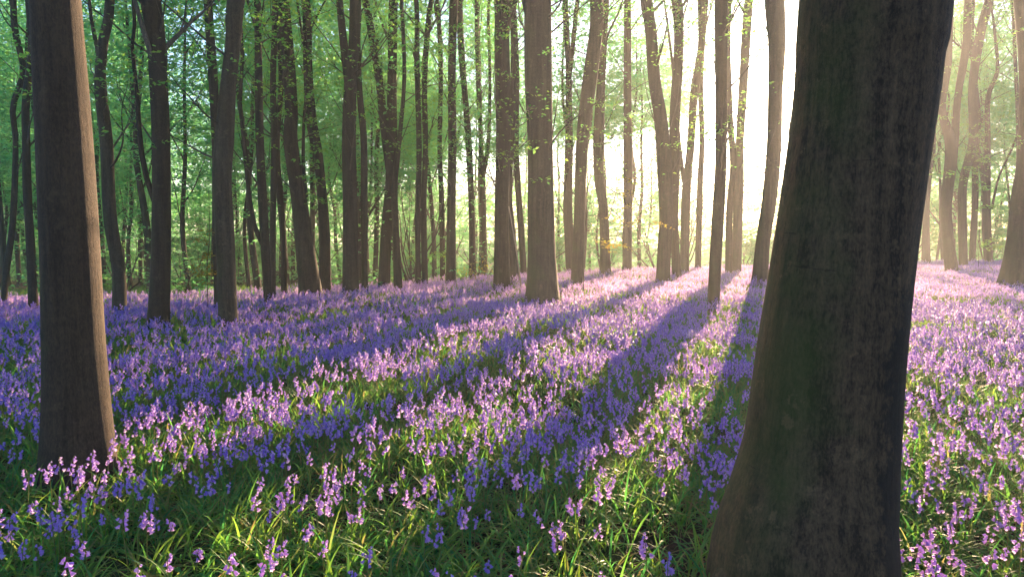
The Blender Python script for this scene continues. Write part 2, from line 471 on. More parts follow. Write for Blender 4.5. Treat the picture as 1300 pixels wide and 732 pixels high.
def px_tree(name, pts, label, H=15.5, limbs=6, low_twigs=4, leafy=1.0, forks=(), group=None, nseg=12, D=None, bark=None, leaf_size=0.085, flare=0.5):
    """A tree described by its outline in the photograph: (column, row, width) from the foot upwards, set at the distance its foot has on the ground."""
    rng = RNG
    u0, v0, w0 = pts[0]
    D = D or base_depth(u0, v0)
    P = []; rad = []
    for i, (u, v, w) in enumerate(pts):
        p, t = unproj(u, v, D)
        if i: p = p + np.array([0, rng.normal(0, 0.012) * D * 0.3, 0])
        P.append(p); rad.append(half(u, w, t))
    P = np.array(P); rad = np.array(rad)
    gz = float(ground_z(P[0][0], P[0][1]))
    P[0][2] = min(P[0][2], gz + 0.25)
    foot = P[0].copy(); foot[2] = gz - 0.12
    P = np.vstack([foot, P[1:]]) if P[0][2] - foot[2] < 0.5 else np.vstack([foot, P])
    rad = np.concatenate([[rad[0]], rad[1:]]) if len(P) == len(rad) else np.concatenate([[rad[0]], rad])
    # above the frame: on up into the crown
    ztop = P[-1][2]
    dirn = (P[-1] - P[-2]); dirn /= np.linalg.norm(dirn)
    H = max(H, ztop + 4)
    k = 5
    p = P[-1].copy(); r = rad[-1]
    for i in range(k):
        st = (H - ztop) / k
        dirn = dirn * 0.75 + np.array([rng.normal(0, .10), rng.normal(0, .10), 0.45]); dirn /= np.linalg.norm(dirn)
        p = p + dirn * st
        P = np.vstack([P, p]); rad = np.append(rad, max(r * (1 - (i + 1) / (k + 0.4)), .012))
    S = catmull(np.hstack([P, rad[:, None]]), 60)
    lm = []; tips = []
    zvis = 1.75 + D * 0.335
    for i in range(limbs):
        z = rng.uniform(max(3.8, zvis * 0.72), H * 0.92)
        j = int(np.argmin(np.abs(S[:, 2] - z)))
        m, tp = make_limb(S[j, :3], min(.05, S[j, 3] * rng.uniform(0.22, 0.4)), rng.random() * 6.28, rng.uniform(0.75, 1.25), rng.uniform(1.8, 3.8), rng, 4)
        lm.append(m); tips += tp
    for i in range(low_twigs + (3 if u0 > 560 else 0)):
        z = rng.uniform(2.4, max(3.5, zvis * 0.95))
        j = int(np.argmin(np.abs(S[:, 2] - z)))
        m, tp = make_limb(S[j, :3], min(0.022, S[j, 3] * 0.3), rng.random() * 6.28, rng.uniform(0.3, 1.0), rng.uniform(1.0, 2.4), rng, 3, 5)
        lm.append(m); tips += [tp[k] for k in rng.choice(len(tp), min(2, len(tp)), replace=False)]
    # forked stems traced from the photograph
    fk = []
    for f in forks:
        fp = []; fr = []
        for (u, v, w) in f:
            q, t = unproj(u, v, D); fp.append(q); fr.append(half(u, w, t))
        q = fp[-1]; dv = (fp[-1] - fp[-2]); dv /= np.linalg.norm(dv)
        for i in range(3):
            dv = dv * .8 + np.array([rng.normal(0, .1), rng.normal(0, .1), .35]); dv /= np.linalg.norm(dv)
            q = q + dv * max(1.2, (H * .85 - fp[-1][2]) / 4); fp.append(q); fr.append(fr[-1] * .68)
        fk.append((np.array(fp), np.array(fr)))
        tips.append(fp[-1])
    tips = np.array(tips) if tips else np.zeros((0, 3))
    # sprays round limb tips and filling the upper crown
    ncr = int((34 if u0 < 560 else 62) * leafy)
    zlow = max(zvis * 0.62, 4.0) if u0 < 560 else max(zvis * 0.40, 2.8)
    C = []
    for tpt in tips:
        for _ in range(max(1, int(round(1.6 * leafy)))):
            C.append(tpt + rng.normal(0, 0.35, 3))
    for _ in range(ncr):
        z = zlow + (H + .5 - zlow) * rng.random() ** (1.0 if u0 < 560 else 1.5)
        j = int(np.argmin(np.abs(S[:, 2] - z)))
        a = rng.random() * 6.28; q = rng.uniform(0.3, 3.0)
        C.append(S[j, :3] + np.array([math.cos(a) * q, math.sin(a) * q, rng.normal(0, .3)]))
    C = np.array(C)
    crown = (C, rng.uniform(0.35, 0.8, len(C)), 26, leaf_size)
    return build_tree(name, P, rad, label, group, bark, nseg, 64, flare, lm, crown, forks=fk)


# --- the two trunks close to the camera
# big leaning mossy beech (edges traced row by row)
edges = [(740, 880, 1139), (700, 905, 1137), (650, 920, 1136), (600, 934, 1139), (560, 943, 1141), (450, 957, 1149), (340, 974, 1161), (230, 990, 1176), (130, 1002, 1192), (60, 1006, 1201), (0, 1009, 1211)]
Db = 2.95
P = []; rad = []
for v, a, b in edges:
    q, t = unproj((a + b) / 2, v, Db + (0.0 if v > 600 else 0.02)); P.append(q); rad.append(half((a + b) / 2, b - a, t) * .985)
P = np.array(P); rad = np.array(rad)
P[0] = [P[1][0] - 0.02, P[1][1], -0.25]; rad[0] = rad[1] * 1.04
q = P[-1].copy(); dv = (P[-1] - P[-3]); dv /= np.linalg.norm(dv)
for i in range(7):
    dv = dv * .85 + np.array([RNG.normal(0, .04), RNG.normal(0, .04), .2]); dv /= np.linalg.norm(dv)
    q = q + dv * 1.6; P = np.vstack([P, q]); rad = np.append(rad, rad[10] * (1 - (i + 1) / 7.6))
lmb = []
for i in range(6):
    j = int(RNG.integers(len(P) - 6, len(P) - 1))
    m, _t = make_limb(P[j], rad[j] * .4, RNG.random() * 6.28, RNG.uniform(.3, .9), RNG.uniform(3, 5), RNG, 4, 8); lmb.append(m)
C = np.array([P[-4] + RNG.normal(0, 1, 3) * [3, 3, 2.2] + [0, 0, 1.5] for _ in range(110)])
C = C[C[:, 2] > 6.5]
root_big, S_big = build_tree('beech_tree', P, rad, 'huge mossy leaning beech trunk with dark patches, close up against the sun', None, M_bark_big, 56, 110, 0.16, lmb, (C, 0.7, 26, 0.085), rough=0.017)
# a root spreading from its foot
fp = unproj(930, 690, Db)[0]
m = MB()
rp = np.array([[fp[0] + .10, fp[1] + .06, .42], [fp[0] + .02, fp[1] - .02, .20], [fp[0] - .07, fp[1] - .09, .07], [fp[0] - .22, fp[1] - .18, -.01], [fp[0] - .45, fp[1] - .28, -.12]])
rS = catmull(np.hstack([rp, np.array([.05, .10, .105, .075, .04])[:, None]]), 18)
b0 = np.array(root_big.location)
m.add(*tube(rS[:, :3] - b0, rS[:, 3], 12, .05, 2.0))
link('root', m.mesh('root', M_bark_big), root_big)

edges = [(612, 52, 152), (560, 54, 146), (500, 54, 140), (420, 52, 134), (340, 50, 130), (250, 46, 125), (150, 42, 118), (60, 38, 110), (0, 35, 105)]
Dl = base_depth(100, 612, 0.0)
P = []; rad = []
for v, a, b in edges:
    q, t = unproj((a + b) / 2, v, Dl); P.append(q); rad.append(half((a + b) / 2, b - a, t) * .985)
P = np.array(P); rad = np.array(rad); P[0][2] = float(ground_z(P[0][0], P[0][1])) - .12
q = P[-1].copy(); dv = (P[-1] - P[-3]); dv /= np.linalg.norm(dv)
for i in range(7):
    dv = dv * .85 + np.array([RNG.normal(0, .04), RNG.normal(0, .04), .2]); dv /= np.linalg.norm(dv)
    q = q + dv * 1.5; P = np.vstack([P, q]); rad = np.append(rad, rad[8] * (1 - (i + 1) / 7.6))
lmb = []
for i in range(6):
    j = int(RNG.integers(len(P) - 6, len(P) - 1))
    m, _t = make_limb(P[j], rad[j] * .4, RNG.random() * 6.28, RNG.uniform(.3, .9), RNG.uniform(2, 4), RNG, 4, 8); lmb.append(m)
C = np.array([P[-4] + RNG.normal(0, 1, 3) * [2.5, 2.5, 2.2] + [0, 0, 1.5] for _ in range(90)])
C = C[C[:, 2] > 6]
build_tree('beech_tree', P, rad, 'thick grey beech trunk with an orange sunlit edge, bluebells at its foot', None, M_bark_l, 48, 110, 0.20, lmb, (C, 0.7, 26, 0.085), rough=0.014)

# --- the traced trunks of the stand: (column, row, width) from the foot up
T = px_tree
T('beech_tree', [(3, 405, 9), (8, 350, 9), (15, 278, 9), (20, 180, 8), (21, 137, 8), (28, 90, 9), (22, 40, 9), (18, 0, 9)], 'slender wavy beech at the far left edge of the wood', leafy=1.2, D=14)
T('beech_tree', [(43, 405, 13), (39, 311, 12), (32, 245, 12), (34, 180, 11), (33, 130, 11), (38, 60, 10), (36, 0, 10)], 'dark bending beech just left of the thick grey trunk', leafy=1.2, D=13.5)
T('beech_tree', [(151, 404, 19), (147, 344, 18), (141, 278, 18), (135, 180, 17), (131, 110, 16), (132, 55, 14), (137, 0, 13)], 'beech with a low side limb, first one right of the thick grey trunk', leafy=1.2, forks=[[(131, 90, 7), (122, 55, 6), (116, 25, 5), (113, 0, 5)]], D=12.5)
T('beech_tree', [(199, 408, 28), (203, 311, 25), (205, 180, 24), (203, 100, 24), (197, 45, 26), (193, 0, 27)], 'straight dark beech with a thin limb forking to its left side', leafy=1.1, forks=[[(197, 258, 8), (185, 222, 8), (178, 180, 7), (174, 120, 6), (168, 60, 5), (170, 0, 5)]])
T('beech_tree', [(289, 410, 24), (286, 311, 24), (284, 230, 25), (285, 180, 25), (290, 100, 21), (296, 50, 21), (298, 0, 23)], 'dark beech whose blackened foot stands in front of the left bluebells', leafy=1.1)
T('beech_tree', [(278, 396, 11), (276, 300, 12), (275, 200, 12), (271, 80, 12), (266, 0, 11)], 'narrow beech pressed close behind the trunk with the blackened foot', leafy=1.1, D=13.5)
T('beech_tree', [(341, 383, 11), (336, 311, 12), (333, 245, 12), (331, 180, 11), (328, 82, 10), (327, 0, 9)], 'mid-sized beech with a curved side stem rising on its left', leafy=1.3, forks=[[(333, 310, 7), (327, 300, 7), (318, 262, 6), (310, 180, 6), (305, 130, 5), (308, 60, 5), (303, 0, 4)]])
T('beech_tree', [(360, 377, 9), (362, 345, 8), (358, 300, 8), (355, 245, 8), (352, 180, 8), (356, 100, 7), (350, 0, 7)], 'thin beech curving outwards at its foot, beside the broad leaning trunk', leafy=1.3)
T('beech_tree', [(346, 379, 8), (346, 300, 8), (347, 180, 9), (345, 100, 8), (348, 0, 8)], 'thin straight beech between the curved-stem beech and the broad leaning trunk', leafy=1.3)
T('beech_tree', [(396, 377, 26), (391, 330, 25), (377, 245, 21), (370, 180, 19), (369, 137, 17), (365, 82, 18), (360, 0, 17)], 'broad beech that leans left as it rises from a wide mossy base', leafy=1.2, forks=[[(389, 255, 7), (385, 210, 5), (386, 150, 4), (390, 90, 4)]])
T('beech_tree', [(413, 372, 14), (412, 300, 14), (407, 230, 13), (402, 190, 14), (396, 150, 14), (390, 82, 12), (388, 0, 12)], 'beech hung with bright green leaf sprays, beside the broad leaning trunk', leafy=1.2)
T('beech_tree', [(445, 372, 20), (445, 270, 19), (443, 180, 18), (446, 110, 17), (449, 55, 14), (450, 0, 13)], 'upright sturdy beech that splits in two near the top', leafy=1.1, forks=[[(443, 110, 11), (438, 70, 11), (434, 35, 10), (431, 0, 9)]])
T('beech_tree', [(463, 369, 8), (464, 270, 9), (461, 180, 9), (457, 120, 8), (453, 50, 8), (455, 0, 7)], 'thin beech standing directly between the two-headed beech and the forked one', leafy=1.1)
T('beech_tree', [(486, 366, 14), (490, 300, 15), (497, 240, 16), (497, 190, 15), (498, 150, 13), (498, 80, 12), (500, 0, 12)], 'forked beech with a big left arm making a tall V', leafy=1.0, forks=[[(495, 215, 12), (489, 170, 11), (481, 100, 10), (473, 50, 10), (464, 0, 9)]])
T('beech_tree', [(506, 367, 12), (503, 300, 9), (501, 240, 8), (507, 180, 6), (513, 100, 5), (512, 30, 5), (509, 0, 5)], 'small beech leaning against the right side of the tall V fork', leafy=1.0, D=17.5)
T('beech_tree', [(531, 361, 7), (531, 270, 7), (532, 191, 7), (530, 82, 7), (529, 0, 6)], 'left one of two slim beeches that stand touching each other', leafy=1.0, D=19)
T('beech_tree', [(540, 361, 8), (538, 270, 8), (540, 191, 7), (539, 96, 7), (544, 27, 7), (548, 0, 6)], 'right one of two slim beeches that stand touching each other', leafy=1.0, D=19.5)
T('beech_tree', [(562, 354, 7), (561, 260, 7), (558, 191, 6), (559, 82, 6), (555, 0, 6)], 'thin hazy beech just left of the clean round trunk', leafy=1.0, D=23)
T('beech_tree', [(572, 361, 13), (573, 270, 11), (574, 180, 11), (573, 100, 10), (576, 0, 11)], 'clean straight round beech trunk standing alone in the middle distance', leafy=.9)
T('beech_tree', [(600, 354, 9), (599, 270, 8), (595, 180, 8), (587, 82, 8), (583, 20, 9), (582, 0, 9)], 'beech bending towards the clean straight trunk, dry bush at its foot', leafy=.9)
T('beech_tree', [(615, 346, 8), (613, 240, 8), (611, 190, 6), (607, 100, 6), (605, 0, 6)], 'pale hazy beech with a narrow fork, behind the dry bush', leafy=.9, D=27, forks=[[(613, 225, 6), (620, 180, 5), (622, 100, 4), (620, 20, 4)]])
T('beech_tree', [(637, 369, 20), (637, 270, 18), (639, 180, 19), (638, 100, 19), (637, 50, 19), (637, 0, 20)], 'tall straight beech with a stout second trunk tucked behind it', leafy=.8)
T('beech_tree', [(653, 357, 15), (649, 290, 10), (646, 240, 8), (651, 150, 7), (652, 0, 7)], 'second trunk with a wide cone foot tucked behind the tall straight beech', leafy=.8, D=19.5)
T('beech_tree', [(666, 345, 8), (660, 270, 8), (656, 215, 8), (655, 180, 7), (656, 100, 7), (652, 0, 6)], 'slim beech in the gap between the tall straight beech and the thickest mid trunk', leafy=.8, D=24)
T('beech_tree', [(690, 385, 38), (688, 330, 33), (687, 280, 33), (686, 180, 32), (684, 100, 35), (683, 0, 35)], 'thickest beech of the middle ground, a column swelling at its foot among bluebells', leafy=.8, nseg=20, forks=[[(676, 40, 9), (669, 15, 8), (666, 0, 8)]])
T('beech_tree', [(733, 362, 16), (735, 270, 14), (739, 180, 16), (748, 110, 18), (756, 40, 17), (758, 0, 17)], 'beech leaning right as it rises, next after the thickest mid trunk', leafy=.7)
T('beech_tree', [(769, 347, 13), (766, 270, 12), (761, 230, 13), (760, 180, 14), (763, 100, 11), (768, 0, 10)], 'beech crossed by the right-leaning trunk higher up', leafy=.7)
T('beech_tree', [(725, 348, 11), (722, 290, 12), (721, 260, 12), (722, 191, 10), (722, 100, 8), (720, 50, 7), (717, 0, 7)], 'hazy beech with a Y fork behind the right-leaning trunk', leafy=.7, D=25, forks=[[(722, 100, 7), (727, 60, 6), (731, 20, 6), (733, 0, 5)]])
T('beech_tree', [(796, 344, 12), (797, 270, 11), (797, 200, 12), (796, 110, 10), (797, 0, 9)], 'straight beech behind the golden leaf sprays', leafy=.7)
T('beech_tree', [(841, 351, 17), (844, 310, 17), (846, 270, 18), (843, 200, 19), (838, 150, 18), (831, 100, 16), (826, 40, 15), (821, 0, 16)], 'left trunk of a crossing pair, beech swaying left at the top', leafy=.6, D=20)
T('beech_tree', [(860, 351, 12), (857, 310, 11), (855, 270, 12), (857, 220, 12), (858, 150, 14), (860, 60, 13), (861, 0, 14)], 'right trunk of a crossing pair, beech upright to the top', leafy=.6, D=21.5)
T('beech_tree', [(869, 340, 11), (871, 255, 12), (877, 180, 10), (883, 120, 11), (889, 60, 9), (891, 0, 10)], 'hazy beech with a side branch, just right of the crossing pair', leafy=.6, D=23.5, forks=[[(871, 240, 7), (866, 215, 6), (862, 180, 5), (858, 120, 5)]])
T('beech_tree', [(886, 341, 8), (888, 240, 8), (890, 180, 7), (889, 100, 7), (896, 0, 6)], 'thin straight hazy beech left of the kinked lone trunk', leafy=.6, D=26)
T('beech_tree', [(905, 388, 15), (909, 295, 16), (914, 235, 15), (918, 180, 16), (916, 100, 16), (915, 0, 17)], 'kinked lone beech standing forward in the sunlit bluebells', leafy=.5)
T('beech_tree', [(926, 343, 10), (927, 270, 9), (929, 210, 9), (927, 150, 8), (925, 60, 7), (926, 0, 7)], 'slim beech half hidden behind the kinked lone trunk', leafy=.5, D=23)
T('beech_tree', [(935, 338, 12), (937, 270, 13), (937, 225, 14), (939, 180, 11), (943, 100, 12), (948, 40, 12), (952, 0, 12)], 'hazy beech right of the kinked lone trunk, washed by sun glare', leafy=.5, D=23)
T('beech_tree', [(964, 358, 20), (968, 310, 18), (975, 255, 19), (983, 190, 20), (985, 120, 19), (985, 60, 22), (984, 0, 26)], 'beech in front of the sun casting a long shadow, beside the huge trunk', leafy=.5)
T('beech_tree', [(1176, 331, 12), (1178, 270, 9), (1180, 230, 10), (1185, 180, 8), (1182, 100, 7), (1184, 0, 6)], 'pale beech showing just right of the huge trunk', leafy=.8, D=31)
T('beech_tree', [(1210, 346, 17), (1207, 270, 15), (1206, 190, 16), (1201, 137, 11), (1200, 82, 10), (1206, 0, 9)], 'beech with two long stems, first clear one right of the huge trunk', leafy=.9, forks=[[(1208, 215, 11), (1212, 185, 10), (1216, 123, 10), (1227, 55, 11), (1229, 0, 10)]])
T('beech_tree', [(1224, 337, 11), (1226, 240, 12), (1231, 180, 12), (1234, 110, 12), (1245, 41, 13), (1256, 0, 12)], 'beech sweeping right at the top beside the two-stemmed one', leafy=.9, D=27)
T('beech_tree', [(1234, 331, 8), (1240, 255, 9), (1236, 200, 8), (1240, 150, 6), (1233, 60, 6), (1236, 0, 5)], 'bowed thin beech right behind the sweeping one', leafy=.9, D=31)
T('beech_tree', [(1257, 331, 10), (1254, 270, 11), (1256, 180, 8), (1257, 123, 7), (1264, 90, 5), (1266, 40, 4)], 'small leafy beech with forked twigs before the pale meadow light', H=11, leafy=1.0, D=30, forks=[[(1253, 265, 7), (1246, 215, 6), (1240, 170, 5)], [(1259, 265, 4), (1268, 225, 3), (1284, 190, 3)]])
T('beech_tree', [(1288, 331, 5), (1288, 190, 5), (1288, 55, 5), (1286, 0, 4)], 'pole-thin leafy beech at the right, next to the dark edge trunk', H=13, leafy=1.1, D=31)
T('beech_tree', [(1284, 362, 34), (1290, 310, 28), (1297, 250, 26), (1301, 200, 25), (1304, 100, 26), (1303, 0, 26)], 'stout dark beech at the extreme right edge of the wood', leafy=.7, nseg=16)

# --- the rest of the stand farther off, thinner and paler with distance
def far_tree(x, y, H, r, rng, label, group, dens, leaf):
    gz = float(ground_z(x, y))
    n = 7
    P = [np.array([x, y, gz - .15])]
    ln = rng.normal(0, 0.05, 2)
    for i in range(1, n):
        P.append(np.array([x + ln[0] * H * i / n + rng.normal(0, .11), y + ln[1] * H * i / n + rng.normal(0, .11), gz + H * i / (n - 1)]))
    P = np.array(P); rad = r * (1 - np.linspace(0, 1, n) ** 1.2 * 0.9)
    S = catmull(np.hstack([P, rad[:, None]]), 40)
    lm = []; tips = []
    for k in range(8):
        z = gz + rng.uniform(0.16, 0.85) * H
        j = int(np.argmin(np.abs(S[:, 2] - z)))
        m, tp = make_limb(S[j, :3], S[j, 3] * rng.uniform(.25, .55), rng.random() * 6.28, rng.uniform(.75, 1.25), rng.uniform(1.6, 4.5), rng, 4, 5, .2)
        lm.append(m); tips += tp
    C = []
    for tpt in tips:
        C.append(tpt + rng.normal(0, .5, 3)); C.append(tpt + rng.normal(0, .8, 3))
    for k in range(int(60 * dens)):
        z = gz + H * rng.uniform(0.16, 1.05)
        a = rng.random() * 6.28; q = rng.uniform(.3, 3.4)
        j = int(np.argmin(np.abs(S[:, 2] - z)))
        C.append(S[j, :3] + [math.cos(a) * q, math.sin(a) * q, rng.normal(0, .4)])
    C = np.array(C)
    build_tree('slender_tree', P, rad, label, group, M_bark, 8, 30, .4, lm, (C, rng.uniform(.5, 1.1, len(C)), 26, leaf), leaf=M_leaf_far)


taken = [(t[0], t[1]) for t in TREES]
def sector(t):
    if t < -0.48: return ('thin distant beech in the dim green wood behind the thick grey trunk', 'distant beeches behind the thick grey trunk')
    if t < -0.22: return ('thin distant beech in the teal haze behind the broad leaning trunk', 'distant beeches behind the broad leaning trunk')
    if t < 0.02: return ('thin distant beech in pale green haze behind the tall straight trunks', 'distant beeches behind the tall straight trunks')
    if t < 0.42: return ('thin distant beech fading into the golden glare near the sun', 'distant beeches in the golden glare')
    return ('thin distant beech beyond the trunks at the right edge', 'distant beeches at the right edge')


cnt = 0
rt = np.random.default_rng(5)
tries = 0
while cnt < 132 and tries < 6000:
    tries += 1
    y = 17 + 38 * rt.random() ** 0.9
    t = rt.uniform(-0.86, 0.86)
    x = t * y
    if y < edge_dist(x, y) + 1.0: continue
    if min((x - a) ** 2 + (y - b) ** 2 for a, b in taken) < 1.3 ** 2: continue
    # keep the sunward lanes open
    if 0.02 < t < 0.55 and rt.random() < 0.35: continue
    if abs(t - 0.407) < 0.035: continue
    if -5.2 < x - y * SUN[0] / SUN[1] < -0.5: continue      # the gaps that let the sun reach the clearing
    if abs((x + 2.36) * SUN[1] - (y - 4.1) * SUN[0]) < 0.6: continue      # the lane that lights the thick grey trunk
    taken.append((x, y))
    lab, grp = sector(t)
    dens = .36 if t < 0 else 0.6
    far_tree(x, y, rt.uniform(11, 15.5), rt.uniform(.06, .125), rt, lab, grp, dens, 0.10 + 0.0022 * y)
    cnt += 1


# --- understorey: young beeches and shrubs in layers
def shrub(name, x, y, h, w, n, size, label, group=None, cat='shrub', leaf=None, stems=5, rng=None, clear=True):
    rng = rng or rt
    gz = float(ground_z(x, y))
    base = np.array([x, y, gz])
    root = empty(name, base); tag(root, label, cat, group)
    C = []
    for k in range(stems):
        m, tips = make_limb(base + [rng.normal(0, .05), rng.normal(0, .05), -.05], 0.012 + .006 * h, rng.random() * 6.28, rng.uniform(.75, 1.35), h * rng.uniform(.7, 1.05), rng, 3, 5, .1)
        o = link('stem', m.mesh('stem', M_twig), root, -Vector(base))
        C += tips
    C = [c + rng.normal(0, .12 * h, 3) * [1, 1, .4] for c in C]
    for k in range(n):
        a = rng.random() * 6.28; q = w * math.sqrt(rng.random())
        zz = h * rng.uniform(.12, 1) * (1 - .35 * q / w)
        C.append(base + [math.cos(a) * q, math.sin(a) * q, zz])
    C = np.array(C)
    V, Q = spray_leaves(C, rng.uniform(.2, .42, len(C)) * max(1, w * .55), 24, size, rng, .3, clear)
    m = MB(); m.add(V - base, Q)
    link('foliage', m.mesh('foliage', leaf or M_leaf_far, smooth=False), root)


def shrub_sector(t):
    if t < -0.35: return ('young beech bush with layered leaves in the dim left understorey', 'bushes in the dim left understorey')
    if t < 0.0: return ('young beech bush with layered leaves in the teal middle haze', 'bushes in the teal middle haze')
    if t < 0.42: return ('pale young beech bush in the misty light under the sun', 'bushes in the misty light')
    return ('young beech bush by the pale meadow light at the right', 'bushes at the right')


cnt = 0
while cnt < 78:
    y = 20 + 34 * rt.random()
    t = rt.uniform(-0.86, 0.86); x = t * y
    if y < edge_dist(x, y) + 2.2: continue
    if abs(t - .3) < .2 and y < 27: continue
    lab, grp = shrub_sector(t)
    h = rt.uniform(1.6, 4.6) * (0.7 + y / 90)
    shrub('beech_bush', x, y, h, h * rt.uniform(.55, .8), 46, 0.09 + .0024 * y, lab, grp, rng=rt)
    cnt += 1

# dry bush by the pale hazy beech, yellow sunlight put into its leaf colour, and a green one by the shadow-casting beech
bx, _t = unproj(607, 352, 20.5); shrub('dry_bush', bx[0], bx[1], 1.0, .65, 30, .08, 'low dry yellow-lit bush between the mid trunks at the field edge', None, leaf=M_leaf_sunlit)
bx, _t = unproj(950, 352, 20); shrub('green_bush', bx[0], bx[1], .55, .5, 20, .08, 'small green bush beside the beech that casts the long shadow', None, leaf=M_leaf)


# hanging sprays: saplings with leaf layers traced in the photograph
def sapling(foot, pts, sprays, D, label, leaf, r=.011, size=.075, n=22, name='beech_sapling'):
    rng = rt
    P = np.array([unproj(u, v, D)[0] for u, v in [foot] + pts])
    gz = float(ground_z(P[0][0], P[0][1])); base = np.array([P[0][0], P[0][1], gz])
    P[0][2] = gz - .05
    root = empty(name, base); tag(root, label, 'sapling')
    m = MB(); m.add(*tube(catmull(P, 24) - base, np.linspace(r, r * .35, 24), 6))
    link('stem', m.mesh('stem', M_twig), root)
    S = catmull(P, 24)
    C = []
    for (u, v) in sprays:
        q = unproj(u, v, D)[0] + [0, rng.normal(0, .25), 0]
        j = int(np.argmin(np.linalg.norm(S - (q - [0, 0, .15]), axis=1)))
        mid = (S[j] + q) / 2 + [0, 0, .05]
        m = MB(); m.add(*tube(catmull(np.array([S[j], mid, q]), 8) - base, np.linspace(r * .5, r * .15, 8), 5))
        link('branch', m.mesh('branch', M_twig), root)
        for f in (0.6, .85, 1.0): C.append(S[j] * (1 - f) + q * f + rng.normal(0, .05, 3))
    V, Q = spray_leaves(np.array(C), .26, n, size, rng, .3, False)
    m = MB(); m.add(V - base, Q); link('foliage', m.mesh('foliage', leaf, smooth=False), root)


sapling((741, 350), [(742, 300), (750, 250), (755, 215), (762, 190)], [(815, 245), (838, 262), (822, 226), (800, 275), (845, 285), (780, 308), (795, 310)], 16, 'bent sapling with golden backlit leaf layers amid the sunlit trunks', M_leaf_sunlit)
sapling((405, 372), [(404, 260), (397, 160), (394, 70)], [(405, 120), (398, 150), (410, 185), (395, 205), (402, 225), (412, 165), (392, 110), (401, 248)], 14.5, 'sapling of vivid green leaves climbing up before the leaf-hung beech', M_leaf, size=.085)
sapling((264, 392), [(263, 340), (266, 300), (265, 240)], [(255, 300), (268, 318), (256, 330), (270, 290), (258, 345), (272, 345)], 13.5, 'slim sapling with yellow-lit leaves left of the blackened foot', M_leaf_sunlit, size=.08)
sapling((528, 362), [(530, 340), (538, 326), (548, 320)], [(560, 322), (545, 326), (525, 330), (572, 326)], 21, 'low sapling with flat pale leaf layers by the clean round trunk', M_leaf, size=.09)
sapling((1243, 331), [(1244, 280), (1247, 230), (1252, 170)], [(1252, 200), (1246, 235), (1256, 262), (1240, 215), (1270, 310), (1258, 305)], 25, 'leafy sapling with level sprays between the right trunks', M_leaf, size=.11)

# leaning dead pole and a fallen bleached stick
a, _t = unproj(664, 362, 17); b, _t = unproj(646, 262, 17)
gz = float(ground_z(a[0], a[1])); base = np.array([a[0], a[1], gz])
m = MB(); a[2] = gz - .05; m.add(*tube(catmull(np.array([a, (a + b) / 2 + [.02, 0, .0], b]), 14) - base, np.linspace(.022, .012, 14), 7, .05, 1))
tag(link('dead_pole', m.mesh('dead_pole', M_dead), None, base), 'pale dead pole leaning against the tall straight beech', 'dead branch')
a, _t = unproj(1258, 341, 24); b, _t = unproj(1266, 354, 23.5)
gz = float(ground_z(a[0], a[1])); base = np.array([b[0], b[1], float(ground_z(b[0], b[1]))])
m = MB(); m.add(*tube(catmull(np.array([b + [0, 0, .0], (a + b) / 2 + [.02, 0, .03], a + [0, 0, .05]]), 12) - base, np.linspace(.03, .016, 12), 7, .05, 1))
m.add(*tube(catmull(np.array([(a + b) / 2 + [.02, 0, .03], (a + b) / 2 + [-.1, .1, .25], (a + b) / 2 + [-.12, .1, .42]]), 8) - base, np.linspace(.014, .007, 8), 5))
tag(link('fallen_stick', m.mesh('fallen_stick', M_dead), None, base), 'bleached fallen stick among bluebells left of the stout edge trunk', 'dead branch')

# --- far-off wood that reads as one mass
rf = np.random.default_rng(21)
nC = 5200
t = rf.uniform(-1.0, 1.0, nC); y = rf.uniform(54, 92, nC)
hmax = np.interp(t, [-1, -.5, -.2, .05, .25, .45, .6, 1], [8, 8, 8, 8.5, 9.0, 9, 9, 9])
z = ground_z(t * y, y) + hmax * rf.random(nC) ** 1.15 + 0.2
C = np.stack([t * y, y, z], -1)
V, Q = spray_leaves(C, rf.uniform(.9, 1.8, nC), 34, rf.uniform(.26, .42, nC), rf, .35)
m = MB(); m.add(V, Q)
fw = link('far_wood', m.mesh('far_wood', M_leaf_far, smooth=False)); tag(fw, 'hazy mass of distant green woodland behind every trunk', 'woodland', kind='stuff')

# ------------------------------------------------------------------ bluebells
def bell(seg, lod):
    """One nodding bell, hanging along -Z from the origin, petal tips curled out."""
    if lod == 0:
        rings = [(0.0, .0012), (-.0025, .0040), (-.009, .0056), (-.0155, .0062), (-.0195, .0095), (-.0185, .0125)]
    elif lod == 1:
        rings = [(0.0, .002), (-.009, .0062), (-.0205, .0115)]
    V = []; Qd = []
    for i, (z, r) in enumerate(rings):
        for k in range(seg):
            a = 2 * math.pi * k / seg
            rr = r
            V.append((math.cos(a) * rr, math.sin(a) * rr, z))
    for i in range(len(rings) - 1):
        for k in range(seg):
            if lod == 0 and i == len(rings) - 2 and False: continue
            Qd.append((i * seg + k, i * seg + (k + 1) % seg, (i + 1) * seg + (k + 1) % seg, (i + 1) * seg + k))
    return np.array(V), np.array(Qd)


